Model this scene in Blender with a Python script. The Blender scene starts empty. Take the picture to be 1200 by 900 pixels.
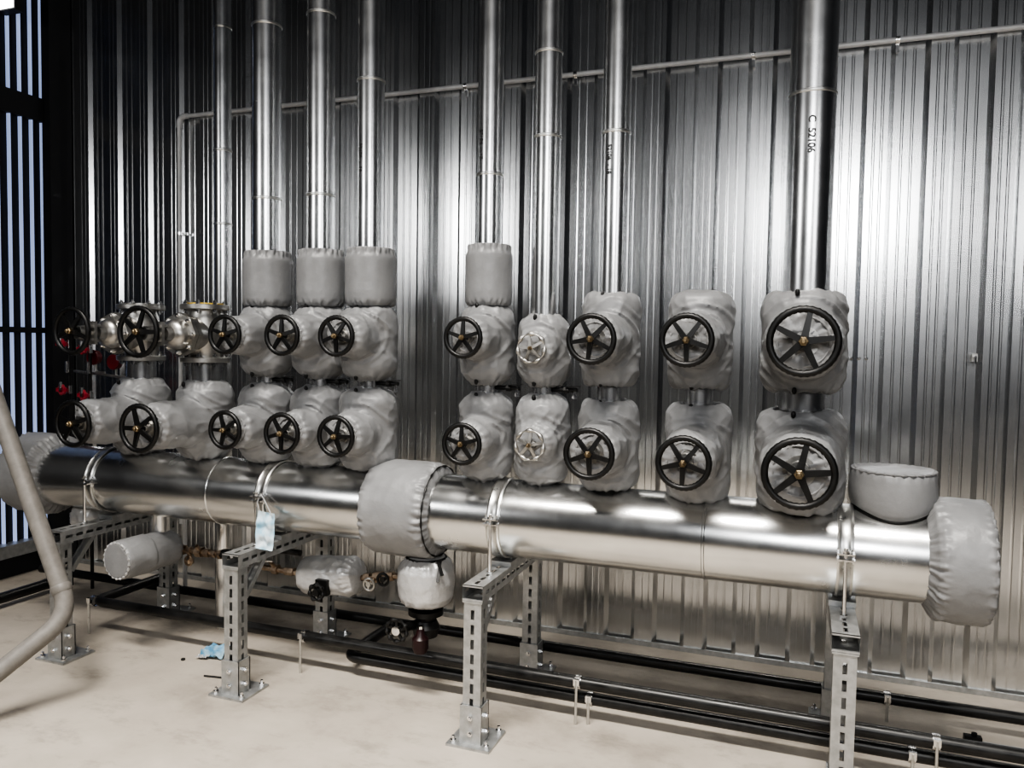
import bpy, bmesh, math, random
from mathutils import Vector, Matrix, noise
random.seed(7)
PI = math.pi
scn = bpy.context.scene
COL = scn.collection
V = Vector

# ------------------------------------------------------------------ materials
def new_mat(name):
    m = bpy.data.materials.new(name); m.use_nodes = True
    nt = m.node_tree
    b = nt.nodes['Principled BSDF']
    return m, nt, b

def add_noise(nt, scale, detail=4, rough=.55, coord='Object', stretch=None):
    tc = nt.nodes.new('ShaderNodeTexCoord')
    n = nt.nodes.new('ShaderNodeTexNoise')
    n.inputs['Scale'].default_value = scale
    n.inputs['Detail'].default_value = detail
    n.inputs['Roughness'].default_value = rough
    if stretch:
        mp = nt.nodes.new('ShaderNodeMapping')
        mp.inputs['Scale'].default_value = stretch
        nt.links.new(tc.outputs[coord], mp.inputs['Vector'])
        nt.links.new(mp.outputs['Vector'], n.inputs['Vector'])
    else:
        nt.links.new(tc.outputs[coord], n.inputs['Vector'])
    return n

def ramp(nt, src, stops):
    r = nt.nodes.new('ShaderNodeValToRGB')
    el = r.color_ramp.elements
    while len(el) < len(stops): el.new(.5)
    for e, (p, c) in zip(el, stops):
        e.position = p; e.color = (*c, 1) if len(c) == 3 else c
    nt.links.new(src, r.inputs['Fac'])
    return r

def bump(nt, b, src, strength, dist):
    bp = nt.nodes.new('ShaderNodeBump')
    bp.inputs['Strength'].default_value = strength
    bp.inputs['Distance'].default_value = dist
    nt.links.new(src, bp.inputs['Height'])
    nt.links.new(bp.outputs['Normal'], b.inputs['Normal'])

def g(v): return (v, v, v)

def metal(name, c0, c1, r0, r1, scale=14, bs=0, bd=.001, bscale=None, stretch=None, metallic=1.0):
    m, nt, b = new_mat(name)
    n = add_noise(nt, scale, 5, .6, stretch=stretch)
    cr = ramp(nt, n.outputs['Fac'], [(.3, c0), (.7, c1)])
    nt.links.new(cr.outputs['Color'], b.inputs['Base Color'])
    rr = ramp(nt, n.outputs['Fac'], [(.3, g(r0)), (.7, g(r1))])
    nt.links.new(rr.outputs['Color'], b.inputs['Roughness'])
    b.inputs['Metallic'].default_value = metallic
    if bs:
        n2 = add_noise(nt, bscale or scale, 3, .5, stretch=stretch)
        bump(nt, b, n2.outputs['Fac'], bs, bd)
    return m

M = {}
M['sheet'] = metal('galvanised_sheet', (.76, .77, .775), (.82, .825, .825), .215, .24, 3)
M['shell'] = metal('pipe_cladding', (.64, .645, .64), (.76, .765, .76), .21, .28, 5, .25, .006, 2.6)
M['riser'] = metal('riser_cladding', (.70, .705, .71), (.82, .825, .825), .23, .28, 6)
M['strut'] = metal('galvanised_strut', (.36, .37, .37), (.52, .525, .525), .38, .52, 30, metallic=.75)
M['band'] = metal('steel_band', (.55, .55, .54), (.72, .72, .70), .25, .4, 30)
M['steel'] = metal('cast_steel', (.38, .37, .35), (.58, .57, .55), .3, .48, 26, .3, .002, 40)
M['blackpipe'] = metal('black_painted_pipe', (.008, .008, .008), (.02, .02, .02), .28, .45, 20, metallic=0)
M['blackiron'] = metal('black_enamel', (.003, .003, .003), (.007, .007, .007), .38, .5, 30, metallic=0)
M['knob'] = metal('black_plastic', (.006, .006, .006), (.012, .012, .012), .4, .5, 30, metallic=0)
M['brass'] = metal('dull_brass', (.20, .155, .10), (.34, .275, .18), .4, .55, 40)
M['copper'] = metal('bronze_fitting', (.16, .11, .075), (.52, .42, .33), .3, .45, 34)
M['gasket'] = metal('yellow_gasket', (.55, .38, .05), (.75, .55, .10), .4, .6, 30, metallic=.3)
M['red'] = metal('red_paint', (.30, .02, .035), (.46, .045, .065), .35, .5, 20, metallic=0)
M['darkred'] = metal('dark_red_paint', (.012, .003, .004), (.024, .005, .006), .35, .5, 20, metallic=0)
M['gaugered'] = metal('gauge_red_paint', (.10, .010, .015), (.17, .014, .02), .35, .5, 20, metallic=0)
M['chrome'] = metal('bright_steel', (.70, .70, .70), (.85, .85, .85), .15, .25, 20)
M['conduit'] = metal('grey_conduit', (.58, .58, .58), (.70, .70, .70), .45, .55, 20, metallic=.2)
M['hose'] = metal('beige_tube', (.165, .155, .142), (.225, .212, .196), .42, .58, 25, .1, .001, 60, metallic=0)
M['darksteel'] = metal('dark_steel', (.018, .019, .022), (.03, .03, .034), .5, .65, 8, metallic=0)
M['ink'] = metal('ink', (.012, .012, .012), (.03, .03, .03), .5, .6, 60, metallic=0)

def fabric_mat():
    m, nt, b = new_mat('silicone_cloth')
    n = add_noise(nt, 9, 5, .6)
    cr = ramp(nt, n.outputs['Fac'], [(.3, (.215, .217, .221)), (.7, (.268, .270, .274))])
    nt.links.new(cr.outputs['Color'], b.inputs['Base Color'])
    b.inputs['Roughness'].default_value = .42
    b.inputs['Specular IOR Level'].default_value = .55
    w = add_noise(nt, 28, 4, .6)
    bump(nt, b, w.outputs['Fac'], .35, .006)
    return m
M['cloth'] = fabric_mat()
def fabric_bright():
    m, nt, b = new_mat('silver_foil_cloth')
    n = add_noise(nt, 12, 5, .6)
    cr = ramp(nt, n.outputs['Fac'], [(.3, (.46, .46, .46)), (.7, (.56, .56, .56))])
    nt.links.new(cr.outputs['Color'], b.inputs['Base Color'])
    b.inputs['Roughness'].default_value = .32
    b.inputs['Metallic'].default_value = .35
    w = add_noise(nt, 34, 4, .6)
    bump(nt, b, w.outputs['Fac'], .5, .008)
    return m
M['foil'] = fabric_bright()

def floor_mat():
    m, nt, b = new_mat('concrete_floor')
    n = add_noise(nt, 1.6, 8, .62)
    n2 = add_noise(nt, 3.2, 9, .72, stretch=(1, 1.8, 1))
    cr = ramp(nt, n.outputs['Fac'], [(.30, (.27, .24, .205)), (.46, (.41, .367, .315)), (.70, (.50, .452, .39))])
    c2 = ramp(nt, n2.outputs['Fac'], [(.32, g(.62)), (.47, g(.95)), (.7, g(1.0))])
    mx = nt.nodes.new('ShaderNodeMix'); mx.data_type = 'RGBA'; mx.blend_type = 'MULTIPLY'
    mx.inputs[0].default_value = .8
    nt.links.new(cr.outputs['Color'], mx.inputs[6]); nt.links.new(c2.outputs['Color'], mx.inputs[7])
    nt.links.new(mx.outputs[2], b.inputs['Base Color'])
    b.inputs['Roughness'].default_value = .62
    n3 = add_noise(nt, 60, 4, .6)
    bump(nt, b, n3.outputs['Fac'], .15, .002)
    return m
M['floor'] = floor_mat()

def emit_mat(name, c, s):
    m, nt, b = new_mat(name)
    b.inputs['Base Color'].default_value = (*c, 1)
    n = add_noise(nt, 3, 3, .5, stretch=(1, 1, .4))
    cr = ramp(nt, n.outputs['Fac'], [(.3, tuple(x*.8 for x in c)), (.7, c)])
    nt.links.new(cr.outputs['Color'], b.inputs['Emission Color'])
    b.inputs['Emission Strength'].default_value = s
    b.inputs['Roughness'].default_value = .4
    return m
M['flankglow'] = emit_mat('painted_flank_glow', (.42, .52, .82), .65)  # lamplight on the steel fold flanks, put in as emission
M['lampglass'] = emit_mat('lamp_glass', (1, 1, .98), 5)

def mask_mat(name, c0, c1):
    m, nt, b = new_mat(name)
    n = add_noise(nt, 18, 3, .5)
    cr = ramp(nt, n.outputs['Fac'], [(.4, c0), (.6, c1)])
    nt.links.new(cr.outputs['Color'], b.inputs['Base Color'])
    b.inputs['Roughness'].default_value = .8
    return m
M['maskblue'] = mask_mat('mask_cloth', (.30, .50, .62), (.62, .70, .74))
M['maskdark'] = mask_mat('blue_cloth', (.10, .26, .40), (.30, .45, .55))

# ------------------------------------------------------------------ mesh builder
def frame(axis):
    a = V(axis).normalized()
    t = V((0, 0, 1)) if abs(a.z) < .9 else V((1, 0, 0))
    u = a.cross(t).normalized(); v = a.cross(u).normalized()
    return a, u, v

class MB:
    def __init__(s): s.v = []; s.f = []
    def add(s, vs, fs):
        o = len(s.v); s.v += [V(p) for p in vs]; s.f += [tuple(i+o for i in f) for f in fs]
    def box(s, c, d, rot=None):
        c = V(c); x, y, z = [k/2 for k in d]
        vs = [V((sx*x, sy*y, sz*z)) for sz in (-1, 1) for sy in (-1, 1) for sx in (-1, 1)]
        if rot is not None: vs = [rot @ p for p in vs]
        s.add([c+p for p in vs], [(0, 2, 3, 1), (4, 5, 7, 6), (0, 1, 5, 4), (2, 6, 7, 3), (0, 4, 6, 2), (1, 3, 7, 5)])
    def lathe(s, o, axis, prof, n=32, cap0=True, cap1=True, wob=None):
        o = V(o); a, u, v = frame(axis); vs = []; fs = []
        for k, (t, r) in enumerate(prof):
            for i in range(n):
                th = 2*PI*i/n
                rr = r + (wob(t, th) if wob else 0)
                vs.append(o + a*t + (u*math.cos(th)+v*math.sin(th))*rr)
        m = len(prof)
        for k in range(m-1):
            for i in range(n):
                j = (i+1) % n
                fs.append((k*n+i, (k+1)*n+i, (k+1)*n+j, k*n+j))
        if cap0: fs.append(tuple(range(n)))
        if cap1: fs.append(tuple((m-1)*n+i for i in reversed(range(n))))
        s.add(vs, fs)
    def cyl(s, p0, p1, r, n=20, r1=None):
        p0 = V(p0); p1 = V(p1); L = (p1-p0).length
        s.lathe(p0, p1-p0, [(0, r), (L, r if r1 is None else r1)], n)
    def bar(s, p0, p1, w, h, up=(0, 0, 1)):
        p0 = V(p0); p1 = V(p1); a = (p1-p0).normalized(); x = a.cross(V(up)).normalized(); y = x.cross(a)
        vs = []
        for p in (p0, p1):
            for sx, sy in ((-1, -1), (1, -1), (1, 1), (-1, 1)): vs.append(p + x*(sx*w/2) + y*(sy*h/2))
        s.add(vs, [(0, 3, 2, 1), (4, 5, 6, 7), (0, 1, 5, 4), (1, 2, 6, 5), (2, 3, 7, 6), (3, 0, 4, 7)])
    def torus(s, c, axis, R, r, n=48, m=10, wob=None):
        c = V(c); a, u, v = frame(axis); vs = []; fs = []
        for i in range(n):
            th = 2*PI*i/n; d = u*math.cos(th)+v*math.sin(th)
            rr = r*(1+(wob(th) if wob else 0))
            for k in range(m):
                ph = 2*PI*k/m
                vs.append(c + d*(R+rr*math.cos(ph)) + a*(rr*math.sin(ph)))
        for i in range(n):
            for k in range(m):
                i2 = (i+1) % n; k2 = (k+1) % m
                fs.append((i*m+k, i*m+k2, i2*m+k2, i2*m+k))
        s.add(vs, fs)
    def tube(s, pts, r, n=14, res=10):
        # smooth the polyline corners with arcs then sweep
        P = [V(p) for p in pts]; path = [P[0]]
        for i in range(1, len(P)-1):
            a = (P[i-1]-P[i]); b = (P[i+1]-P[i]); d = min(a.length, b.length, r*3.2)*.9
            if len(P[i]) and res > 1:
                q0 = P[i]+a.normalized()*d; q1 = P[i]+b.normalized()*d
                for k in range(res+1):
                    t = k/res
                    path.append(q0*(1-t)**2 + P[i]*2*t*(1-t) + q1*t*t)
        path.append(P[-1])
        vs = []; fs = []
        t0 = (path[1]-path[0]).normalized(); _, u, v = frame(t0)
        for i, p in enumerate(path):
            t = ((path[min(i+1, len(path)-1)]-path[max(i-1, 0)])).normalized()
            u = (u - t*u.dot(t)).normalized(); v = t.cross(u)
            for k in range(n):
                th = 2*PI*k/n; vs.append(p + (u*math.cos(th)+v*math.sin(th))*r)
        for i in range(len(path)-1):
            for k in range(n):
                j = (k+1) % n; fs.append((i*n+k, i*n+j, (i+1)*n+j, (i+1)*n+k))
        fs.append(tuple(reversed(range(n)))); fs.append(tuple((len(path)-1)*n+k for k in range(n)))
        s.add(vs, fs)
    def slotted(s, o, u, v, w, L, sw, sl, pitch, start=.02):
        # flat plate w (along u) by L (along v) with a row of real slot holes
        o = V(o); u = V(u); v = V(v)
        a = (w-sw)/2
        def q(x0, x1, y0, y1): s.add([o+u*x0+v*y0, o+u*x1+v*y0, o+u*x1+v*y1, o+u*x0+v*y1], [(0, 1, 2, 3)])
        q(0, a, 0, L); q(w-a, w, 0, L)
        y = 0; p = start
        while p+sl < L:
            q(a, w-a, y, p); y = p+sl; p += pitch
        q(a, w-a, y, L)
    def build(s, name, mat, parent=None, smooth=35):
        me = bpy.data.meshes.new(name)
        off = root_loc(parent)
        me.from_pydata([p-off for p in s.v], [], s.f); me.update()
        return link(name, me, mat, parent, smooth)

def root_loc(o):
    l = V((0, 0, 0))
    while o is not None:
        l = l + o.location; o = o.parent
    return l

def link(name, me, mat, parent=None, smooth=35):
    bm = bmesh.new(); bm.from_mesh(me)
    bmesh.ops.recalc_face_normals(bm, faces=bm.faces[:]); bm.to_mesh(me); bm.free()
    me.materials.append(mat)
    if smooth:
        me.polygons.foreach_set('use_smooth', [True]*len(me.polygons))
        me.set_sharp_from_angle(angle=math.radians(smooth))
    o = bpy.data.objects.new(name, me); COL.objects.link(o)
    if parent is not None: o.parent = parent
    return o

def tag(o, label, cat, group=None):
    o['label'] = label; o['category'] = cat
    if group: o['group'] = group
    return o
def thing(name, label, cat, loc, group=None):
    o = bpy.data.objects.new(name, None); COL.objects.link(o)
    o.location = loc; o.empty_display_size = .05
    return tag(o, label, cat, group)
def struct(o):
    o['kind'] = 'structure'; return o

# ------------------------------------------------------------------ cloth: fuse, relax and wrinkle
def fuse(mb, voxel=.0075, smooth=7):
    me = bpy.data.meshes.new('tmp'); me.from_pydata([tuple(p) for p in mb.v], [], mb.f); me.update()
    bm = bmesh.new(); bm.from_mesh(me); bmesh.ops.recalc_face_normals(bm, faces=bm.faces[:]); bm.to_mesh(me); bm.free()
    o = bpy.data.objects.new('tmp', me); COL.objects.link(o)
    md = o.modifiers.new('r', 'REMESH'); md.mode = 'VOXEL'; md.voxel_size = voxel
    sm = o.modifiers.new('s', 'SMOOTH'); sm.factor = .6; sm.iterations = smooth
    dg = bpy.context.evaluated_depsgraph_get(); dg.update()
    out = bpy.data.meshes.new_from_object(o.evaluated_get(dg))
    bpy.data.objects.remove(o); bpy.data.meshes.remove(me)
    return out

def wrinkle(me, fn):
    nr = [v.normal.copy() for v in me.vertices]
    for v, n in zip(me.vertices, nr):
        v.co = v.co + n*fn(v.co.copy(), n)
    me.update()

def ridged(p, s):
    return 1-abs(noise.noise(p*s))*2

def finish(me, name, mat, parent):
    off = root_loc(parent)
    for v in me.vertices: v.co = v.co-off
    me.update()
    me.materials.clear()
    return link(name, me, mat, parent, smooth=70)

# ------------------------------------------------------------------ the setting
WY = 3.92           # back wall plane
LX = -4.60          # left wall plane
RX = 2.6
PITCH = .2474

def corrugated(u0, u1, z0, z1, place):
    """trapezoid sheet: profile along u, height depth d; place(u, d, z) -> point"""
    prof = []
    k0 = math.floor((u0-.706)/PITCH)-1
    u = .706 + k0*PITCH
    dep = .020
    while u < u1+PITCH:
        prof += [(u, 0), (u+.021, dep)]
        for c in (.046, .078): prof += [(u+c, dep), (u+c+.004, dep-.0012), (u+c+.009, dep-.0012), (u+c+.013, dep)]
        prof += [(u+.110, dep), (u+.131, 0)]
        for c in (.160, .200): prof += [(u+c, 0), (u+c+.004, .0012), (u+c+.009, .0012), (u+c+.013, 0)]
        u += PITCH
    prof = [(a, d) for a, d in prof if u0 <= a <= u1]
    prof = [(u0, prof[0][1])]+prof+[(u1, prof[-1][1])]
    mb = MB(); n = len(prof)
    vs = [place(a, d, z) for z in (z0, z1) for a, d in prof]
    mb.add(vs, [(i, i+1, n+i+1, n+i) for i in range(n-1)])
    return mb

wb = struct(corrugated(LX+.05, RX, .0, 5.2, lambda a, d, z: V((a, WY-d, z))).build('wall_back', M['sheet'], smooth=0))

# floor
mb = MB()
mb.add([V((-6.5, -4, 0)), V((4.5, -4, 0)), V((4.5, WY+.1, 0)), V((-6.5, WY+.1, 0))], [(0, 1, 2, 3)])
struct(mb.build('floor', M['floor'], smooth=0))

# flashing strip at the foot of the back wall
mb = MB(); mb.box((-1.0, WY-.026, .012), (7.1, .012, .024)); struct(mb.build('baseboard_back', M['strut']))

# left wall: dark corrugated steel, lamp-lit flanks imitated by emissive strips
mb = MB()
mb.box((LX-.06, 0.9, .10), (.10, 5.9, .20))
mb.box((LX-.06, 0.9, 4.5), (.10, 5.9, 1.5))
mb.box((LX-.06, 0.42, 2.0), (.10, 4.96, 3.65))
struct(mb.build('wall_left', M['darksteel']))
# folded sheet: dark back, lamplight on the hall-facing fold flanks put in as emissive strips
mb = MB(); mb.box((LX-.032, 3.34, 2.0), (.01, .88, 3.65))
fold_root = struct(mb.build('folded_sheet_1', M['darksteel']))
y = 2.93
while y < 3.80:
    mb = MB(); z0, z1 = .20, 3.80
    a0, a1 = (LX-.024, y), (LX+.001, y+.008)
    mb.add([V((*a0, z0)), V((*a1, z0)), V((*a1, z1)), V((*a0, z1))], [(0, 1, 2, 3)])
    mb.build('flank_glow_strip', M['flankglow'], fold_root, 0)
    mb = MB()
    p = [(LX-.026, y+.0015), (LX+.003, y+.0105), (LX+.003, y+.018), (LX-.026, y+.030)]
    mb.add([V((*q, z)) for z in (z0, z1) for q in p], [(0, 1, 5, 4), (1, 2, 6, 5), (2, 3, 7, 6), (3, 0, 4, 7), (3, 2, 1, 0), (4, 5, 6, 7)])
    mb.build('fold', M['darksteel'], fold_root, 0)
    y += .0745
mb = MB()
mb.box((LX-.01, 3.34, 2.94), (.05, .88, .145)); mb.box((LX-.012, 3.34, 1.545), (.04, .88, .035))
mb.build('girt', M['darksteel'], fold_root)
mb = MB(); mb.box((LX+.0, 2.35, .205), (.12, 2.9, .025)); mb.box((LX+.055, 2.35, .17), (.012, 2.9, .06))
struct(mb.build('baseboard_left', M['strut']))
mb = MB(); mb.box((LX-.0, WY-.085, 2.6), (.12, .16, 5.2)); mb.box((LX+.04, WY-.10, 2.6), (.02, .05, 5.2))
struct(mb.build('trim_1', M['darksteel']))

# ------------------------------------------------------------------ header pipe
HY, HZ, HR = 3.0, .795, .156
hp = thing('header_pipe', 'large horizontal header pipe in shiny galvanised cladding, resting on four stands', 'pipe', (-1.6, HY, .635))
def hw(t, th):
    return .0015*noise.noise(V((t*2.2, math.cos(th)*1.2, math.sin(th)*1.2)))
mb = MB(); L = 4.19; x0 = -3.68
mb.lathe((x0, HY, HZ), (1, 0, 0), [(L*i/120, HR) for i in range(121)], 72, wob=hw)
mb.build('cladding', M['shell'], hp)
for sx in (-2.52, -.315):
    mb = MB(); mb.lathe((sx-.006, HY, HZ), (1, 0, 0), [(0, HR+.001), (.003, HR+.0035), (.009, HR+.0035), (.012, HR+.001)], 64)
    mb.build('seam_bead', M['shell'], hp)

def cloth_cyl(o, axis, prof, n=56, amp=.004, gather=None, scale=14, fq=19):
    """lathe with a cloth crumple; gather = list of (t, half width, amplitude) scalloped zones"""
    sd = random.random()*50
    def wob(t, th):
        p = V((math.cos(th)*.18*scale, math.sin(th)*.18*scale, t*scale))+V((sd, sd, sd))
        d = amp*(noise.noise(p*.7)+.6*noise.noise(p*1.7))
        for (gt, gw, ga) in gather or []:
            k = max(0, 1-abs(t-gt)/gw)
            q = V((math.cos(th), math.sin(th), t*3))*3+V((sd, 0, gt*9))
            d += ga*k*(.6*math.sin(th*fq+5*noise.noise(q))*(.6+.8*noise.noise(q*1.7))+noise.noise(V((math.cos(th)*fq*.45, math.sin(th)*fq*.45, t*30+sd)))*.9)
        return d
    mb = MB(); mb.lathe(o, axis, prof, n, wob=wob); return mb

def dense(prof, step=.006):
    out = []
    for (a, ra), (b, rb) in zip(prof, prof[1:]):
        k = max(1, int(math.hypot(b-a, rb-ra)/step))
        for i in range(k): out.append((a+(b-a)*i/k, ra+(rb-ra)*i/k))
    out.append(prof[-1]); return out

# end covers
def end_cover(xi, xo, label):
    sgn = 1 if xo > xi else -1
    W = abs(xo-xi)
    t = thing('end_cover', label, 'pipe cover', (xi, HY, HZ-.21))
    prof = dense([(-.012, .158), (.002, .176), (.012, .194), (.03, .204), (W*.5, .209), (W-.018, .207), (W-.006, .201), (W, .188), (W+.006, .10), (W+.008, .01)])
    cloth_cyl((xi, HY, HZ), (sgn, 0, 0), prof, 240, .004, [(.008, .045, .013), (W-.004, .03, .009)], fq=33).build('jacket', M['cloth'], t, 80)
    mb = MB(); mb.torus((xi+sgn*(W-.008), HY, HZ), (1, 0, 0), .197, .004, 90, 8, wob=lambda th: .9*math.sin(th*31))
    mb.build('stitched_seam', M['cloth'], t)
end_cover(.418, .600, 'grey quilted end cover on the right end of the header pipe')
end_cover(-3.58, -3.80, 'grey quilted end cover on the far left end of the header pipe')

# middle wrap
t = thing('flange_cover', 'wide grey cloth wrap around the middle of the header pipe', 'pipe cover', (-1.56, HY, HZ-.21))
prof = dense([(-.006, .160), (.002, .180), (.010, .194), (.03, .201), (.15, .204), (.27, .202), (.292, .196), (.302, .182), (.312, .160)])
cloth_cyl((-1.715, HY, HZ), (1, 0, 0), prof, 240, .004, [(.004, .04, .008), (.298, .06, .011)], fq=30).build('jacket', M['cloth'], t, 80)
mb = MB(); mb.torus((-1.414, HY, HZ), (1, 0, 0), .189, .0032, 90, 8, wob=lambda th: .5*math.sin(th*17)); mb.build('drawstring', M['knob'], t)

# blank nozzle pouf on top of the header
t = thing('nozzle_cover', 'low round grey cloth cover sitting on top of the header pipe at its right end', 'pipe cover', (.308, HY+.035, .95))
cx, cy, cr = .308, HY+.035, .137
nth, mb = 96, MB()
rows = [(-1, cr-.012), (-.9, cr-.002), (-.6, cr+.004), (-.2, cr+.006), (.2, cr+.004), (.6, cr+.001), (.85, cr-.002), (1, cr-.010)]
vs = []; fs = []
for (k, r) in rows:
    for i in range(nth):
        th = 2*PI*i/nth
        x = math.cos(th)*r; yv = math.sin(th)*r
        zb = HZ+math.sqrt(max(.001, (HR+.004)**2-(yv+cy-HY)**2)) if abs(yv+cy-HY) < HR else HZ+.05
        zb = max(zb, .912)
        zt = 1.088 + .004*math.sin(th*2+1)
        z = zb+(zt-zb)*(k+1)/2
        d = .004*noise.noise(V((x*14, yv*14, z*14)))
        if k > .7: d += .0025*math.sin(th*23)
        vs.append(V((cx+x*(1+d/r), cy+yv*(1+d/r), z)))
m_ = len(rows)
for k in range(m_-1):
    for i in range(nth):
        j = (i+1) % nth; fs.append((k*nth+i, k*nth+j, (k+1)*nth+j, (k+1)*nth+i))
base = len(vs)
for q, (rr, dz) in enumerate([(.90, .000), (.84, -.006), (.6, -.003), (.3, -.006)]):
    for i in range(nth):
        th = 2*PI*i/nth; r = cr*rr
        vs.append(V((cx+math.cos(th)*r, cy+math.sin(th)*r, 1.088+dz+.006*noise.noise(V((math.cos(th)*r*20, math.sin(th)*r*20, 3))))))
for q in range(4):
    a0 = (m_-1)*nth if q == 0 else base+(q-1)*nth; b0 = base+q*nth
    for i in range(nth):
        j = (i+1) % nth; fs.append((a0+i, a0+j, b0+j, b0+i))
fs.append(tuple(base+3*nth+i for i in range(nth)))
mb.add(vs, fs); mb.build('jacket', M['cloth'], t, 80)
mb = MB(); mb.torus((cx, cy, 1.085), (0, 0, 1), cr-.004, .0035, 90, 8, wob=lambda th: .8*math.sin(th*29)); mb.build('stitched_seam', M['cloth'], t)
mb = MB()
pts = []
for i in range(48):
    th = 2*PI*i/48; yv = math.sin(th)*(cr-.006)
    pts.append(V((cx+math.cos(th)*(cr-.006), cy+yv, max(.914, HZ+math.sqrt(max(.0001, (HR+.004)**2-(yv+cy-HY)**2)))+.001)))
pts.append(pts[0]); mb.tube(pts, .0035, 8, 1) if False else [mb.cyl(a, b, .0035, 8) for a, b in zip(pts, pts[1:])]
mb.build('drawstring', M['knob'], t)

# ------------------------------------------------------------------ support frames
def support(px, label):
    t = thing('support_frame', label, 'pipe support', (px, 3.02, 0), 'slotted steel stands under the header pipe')
    ZB, ZT = .548, .606
    for fy in (2.69, 3.355):
        w, d = .070, .062
        mb = MB()
        x0, x1, y0, y1 = px-w/2, px+w/2, fy-d/2, fy+d/2
        mb.slotted((x0, y0, .0), (1, 0, 0), (0, 0, 1), w, ZB-.006, .014, .036, .056, .03)
        mb.slotted((x1, y1, .0), (-1, 0, 0), (0, 0, 1), w, ZB-.006, .014, .036, .056, .03)
        mb.slotted((x1, y0, .0), (0, 1, 0), (0, 0, 1), d, ZB-.006, .014, .036, .056, .03)
        mb.slotted((x0, y1, .0), (0, -1, 0), (0, 0, 1), d, ZB-.006, .014, .036, .056, .03)
        mb.box((px, fy, ZB-.004), (w+.010, d+.010, .006))
        post = mb.build('post', M['strut'], t, 0)
        # bright edges of the folded sheet
        mb = MB()
        sw = .005
        zt = .145
        mb.box((px, fy-d/2-sw, zt/2+.008), (w+.016, .006, zt)); mb.box((px, fy+d/2+sw, zt/2+.008), (w+.016, .006, zt))
        mb.box((px+w/2+sw, fy, zt/2+.008), (.006, d+.014, zt)); mb.box((px-w/2-sw, fy, zt/2+.008), (.006, d+.014, zt))
        sock = mb.build('socket', M['strut'], post, 0)
        for z in (.05, .11):
            mb = MB(); mb.lathe((px, fy-d/2-.006, z), (0, -1, 0), [(0, .011), (.010, .011), (.010, .006), (.016, .006)], 6); mb.build('socket_bolt', M['chrome'], post)
            mb = MB(); mb.lathe((px+w/2+.006, fy, z), (1, 0, 0), [(0, .011), (.010, .011), (.010, .006), (.016, .006)], 6); mb.build('socket_bolt', M['chrome'], post)
        mb = MB(); mb.box((px, fy+.02, .005), (.175, .175, .010)); pl = mb.build('base_plate', M['strut'], t, 0)
        for sx in (-1, 1):
            for sy in (-1, 1):
                mb = MB(); mb.lathe((px+sx*.066, fy+.02+sy*.066, .010), (0, 0, 1), [(0, .012), (.010, .012), (.010, .006), (.024, .006)], 6)
                mb.build('anchor_bolt', M['chrome'], pl)
    # beam
    mb = MB(); w = .082; y0, y1 = 2.655, 3.40; L = y1-y0
    x0, x1 = px-w/2, px+w/2
    mb.slotted((x0, y0, ZT), (1, 0, 0), (0, 1, 0), w, L, .014, .036, .056, .03)
    mb.slotted((x1, y0, ZB), (0, 0, 1), (0, 1, 0), ZT-ZB, L, .013, .036, .056, .03)
    mb.slotted((x0, y0, ZB), (0, 0, 1), (0, 1, 0), ZT-ZB, L, .013, .036, .056, .03)
    mb.slotted((x0, y0, ZB), (1, 0, 0), (0, 1, 0), w, L, .014, .036, .056, .03)
    mb.box((px, y0+.004, ZT-.003), (w, .008, .006)); mb.box((px, y0+.004, ZB+.003), (w, .008, .006))
    mb.build('beam', M['strut'], t, 0)
    mb = MB(); mb.bar((px+.0, 2.735, ZB-.145), (px+.0, 2.86, ZB-.004), .034, .006, up=(0, 1, 0))
    mb.bar((px-.017, 2.735, ZB-.145), (px-.017, 2.86, ZB-.004), .005, .022, up=(0, 1, 0))
    mb.bar((px+.017, 2.735, ZB-.145), (px+.017, 2.86, ZB-.004), .005, .022, up=(0, 1, 0))
    mb.build('brace', M['strut'], t, 0)
    # clamp
    mb = MB()
    mb.lathe((px-.026, HY, HZ), (1, 0, 0), [(0, HR+.001), (0, HR+.006), (.007, HR+.008), (.013, HR+.005), (.039, HR+.005), (.045, HR+.008), (.052, HR+.006), (.052, HR+.001)], 72, False, False)
    cl = mb.build('clamp', M['band'], t)
    mb = MB()
    yl = HY-HR-.020
    mb.box((px, yl+.004, HZ+.026), (.056, .034, .006)); mb.box((px, yl+.004, HZ+.006), (.056, .034, .006))
    mb.box((px-.024, yl+.016, HZ+.016), (.005, .012, .05)); mb.box((px+.024, yl+.016, HZ+.016), (.005, .012, .05))
    mb.build('lug', M['chrome'], cl)
    for yy in (yl, 2*HY-yl):
        mb = MB(); mb.cyl((px, yy, ZT), (px, yy, HZ+.045), .0065, 10)
        mb.cyl((px, yy, ZT), (px, yy, ZT+.010), .013, 6); mb.cyl((px, yy, HZ+.029), (px, yy, HZ+.038), .012, 6)
        mb.build('threaded_rod', M['chrome'], cl)
    mb = MB(); mb.lathe((px-.03, HY, HZ-HR-.016), (1, 0, 0), [(0, .012), (.06, .012)], 6); mb.box((px, HY, ZT+.010), (.09, .12, .020)); mb.build('saddle', M['strut'], cl)
support(-3.22, 'leftmost slotted steel stand under the header pipe, behind the beige bent tube')
support(-2.22, 'slotted steel stand under the header with a pale blue mask above its beam')
support(-1.12, 'slotted steel stand under the header pipe just right of the wide grey cloth wrap')
support(.155, 'rightmost slotted steel stand under the header pipe, next to the low round cloth cover')

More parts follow.
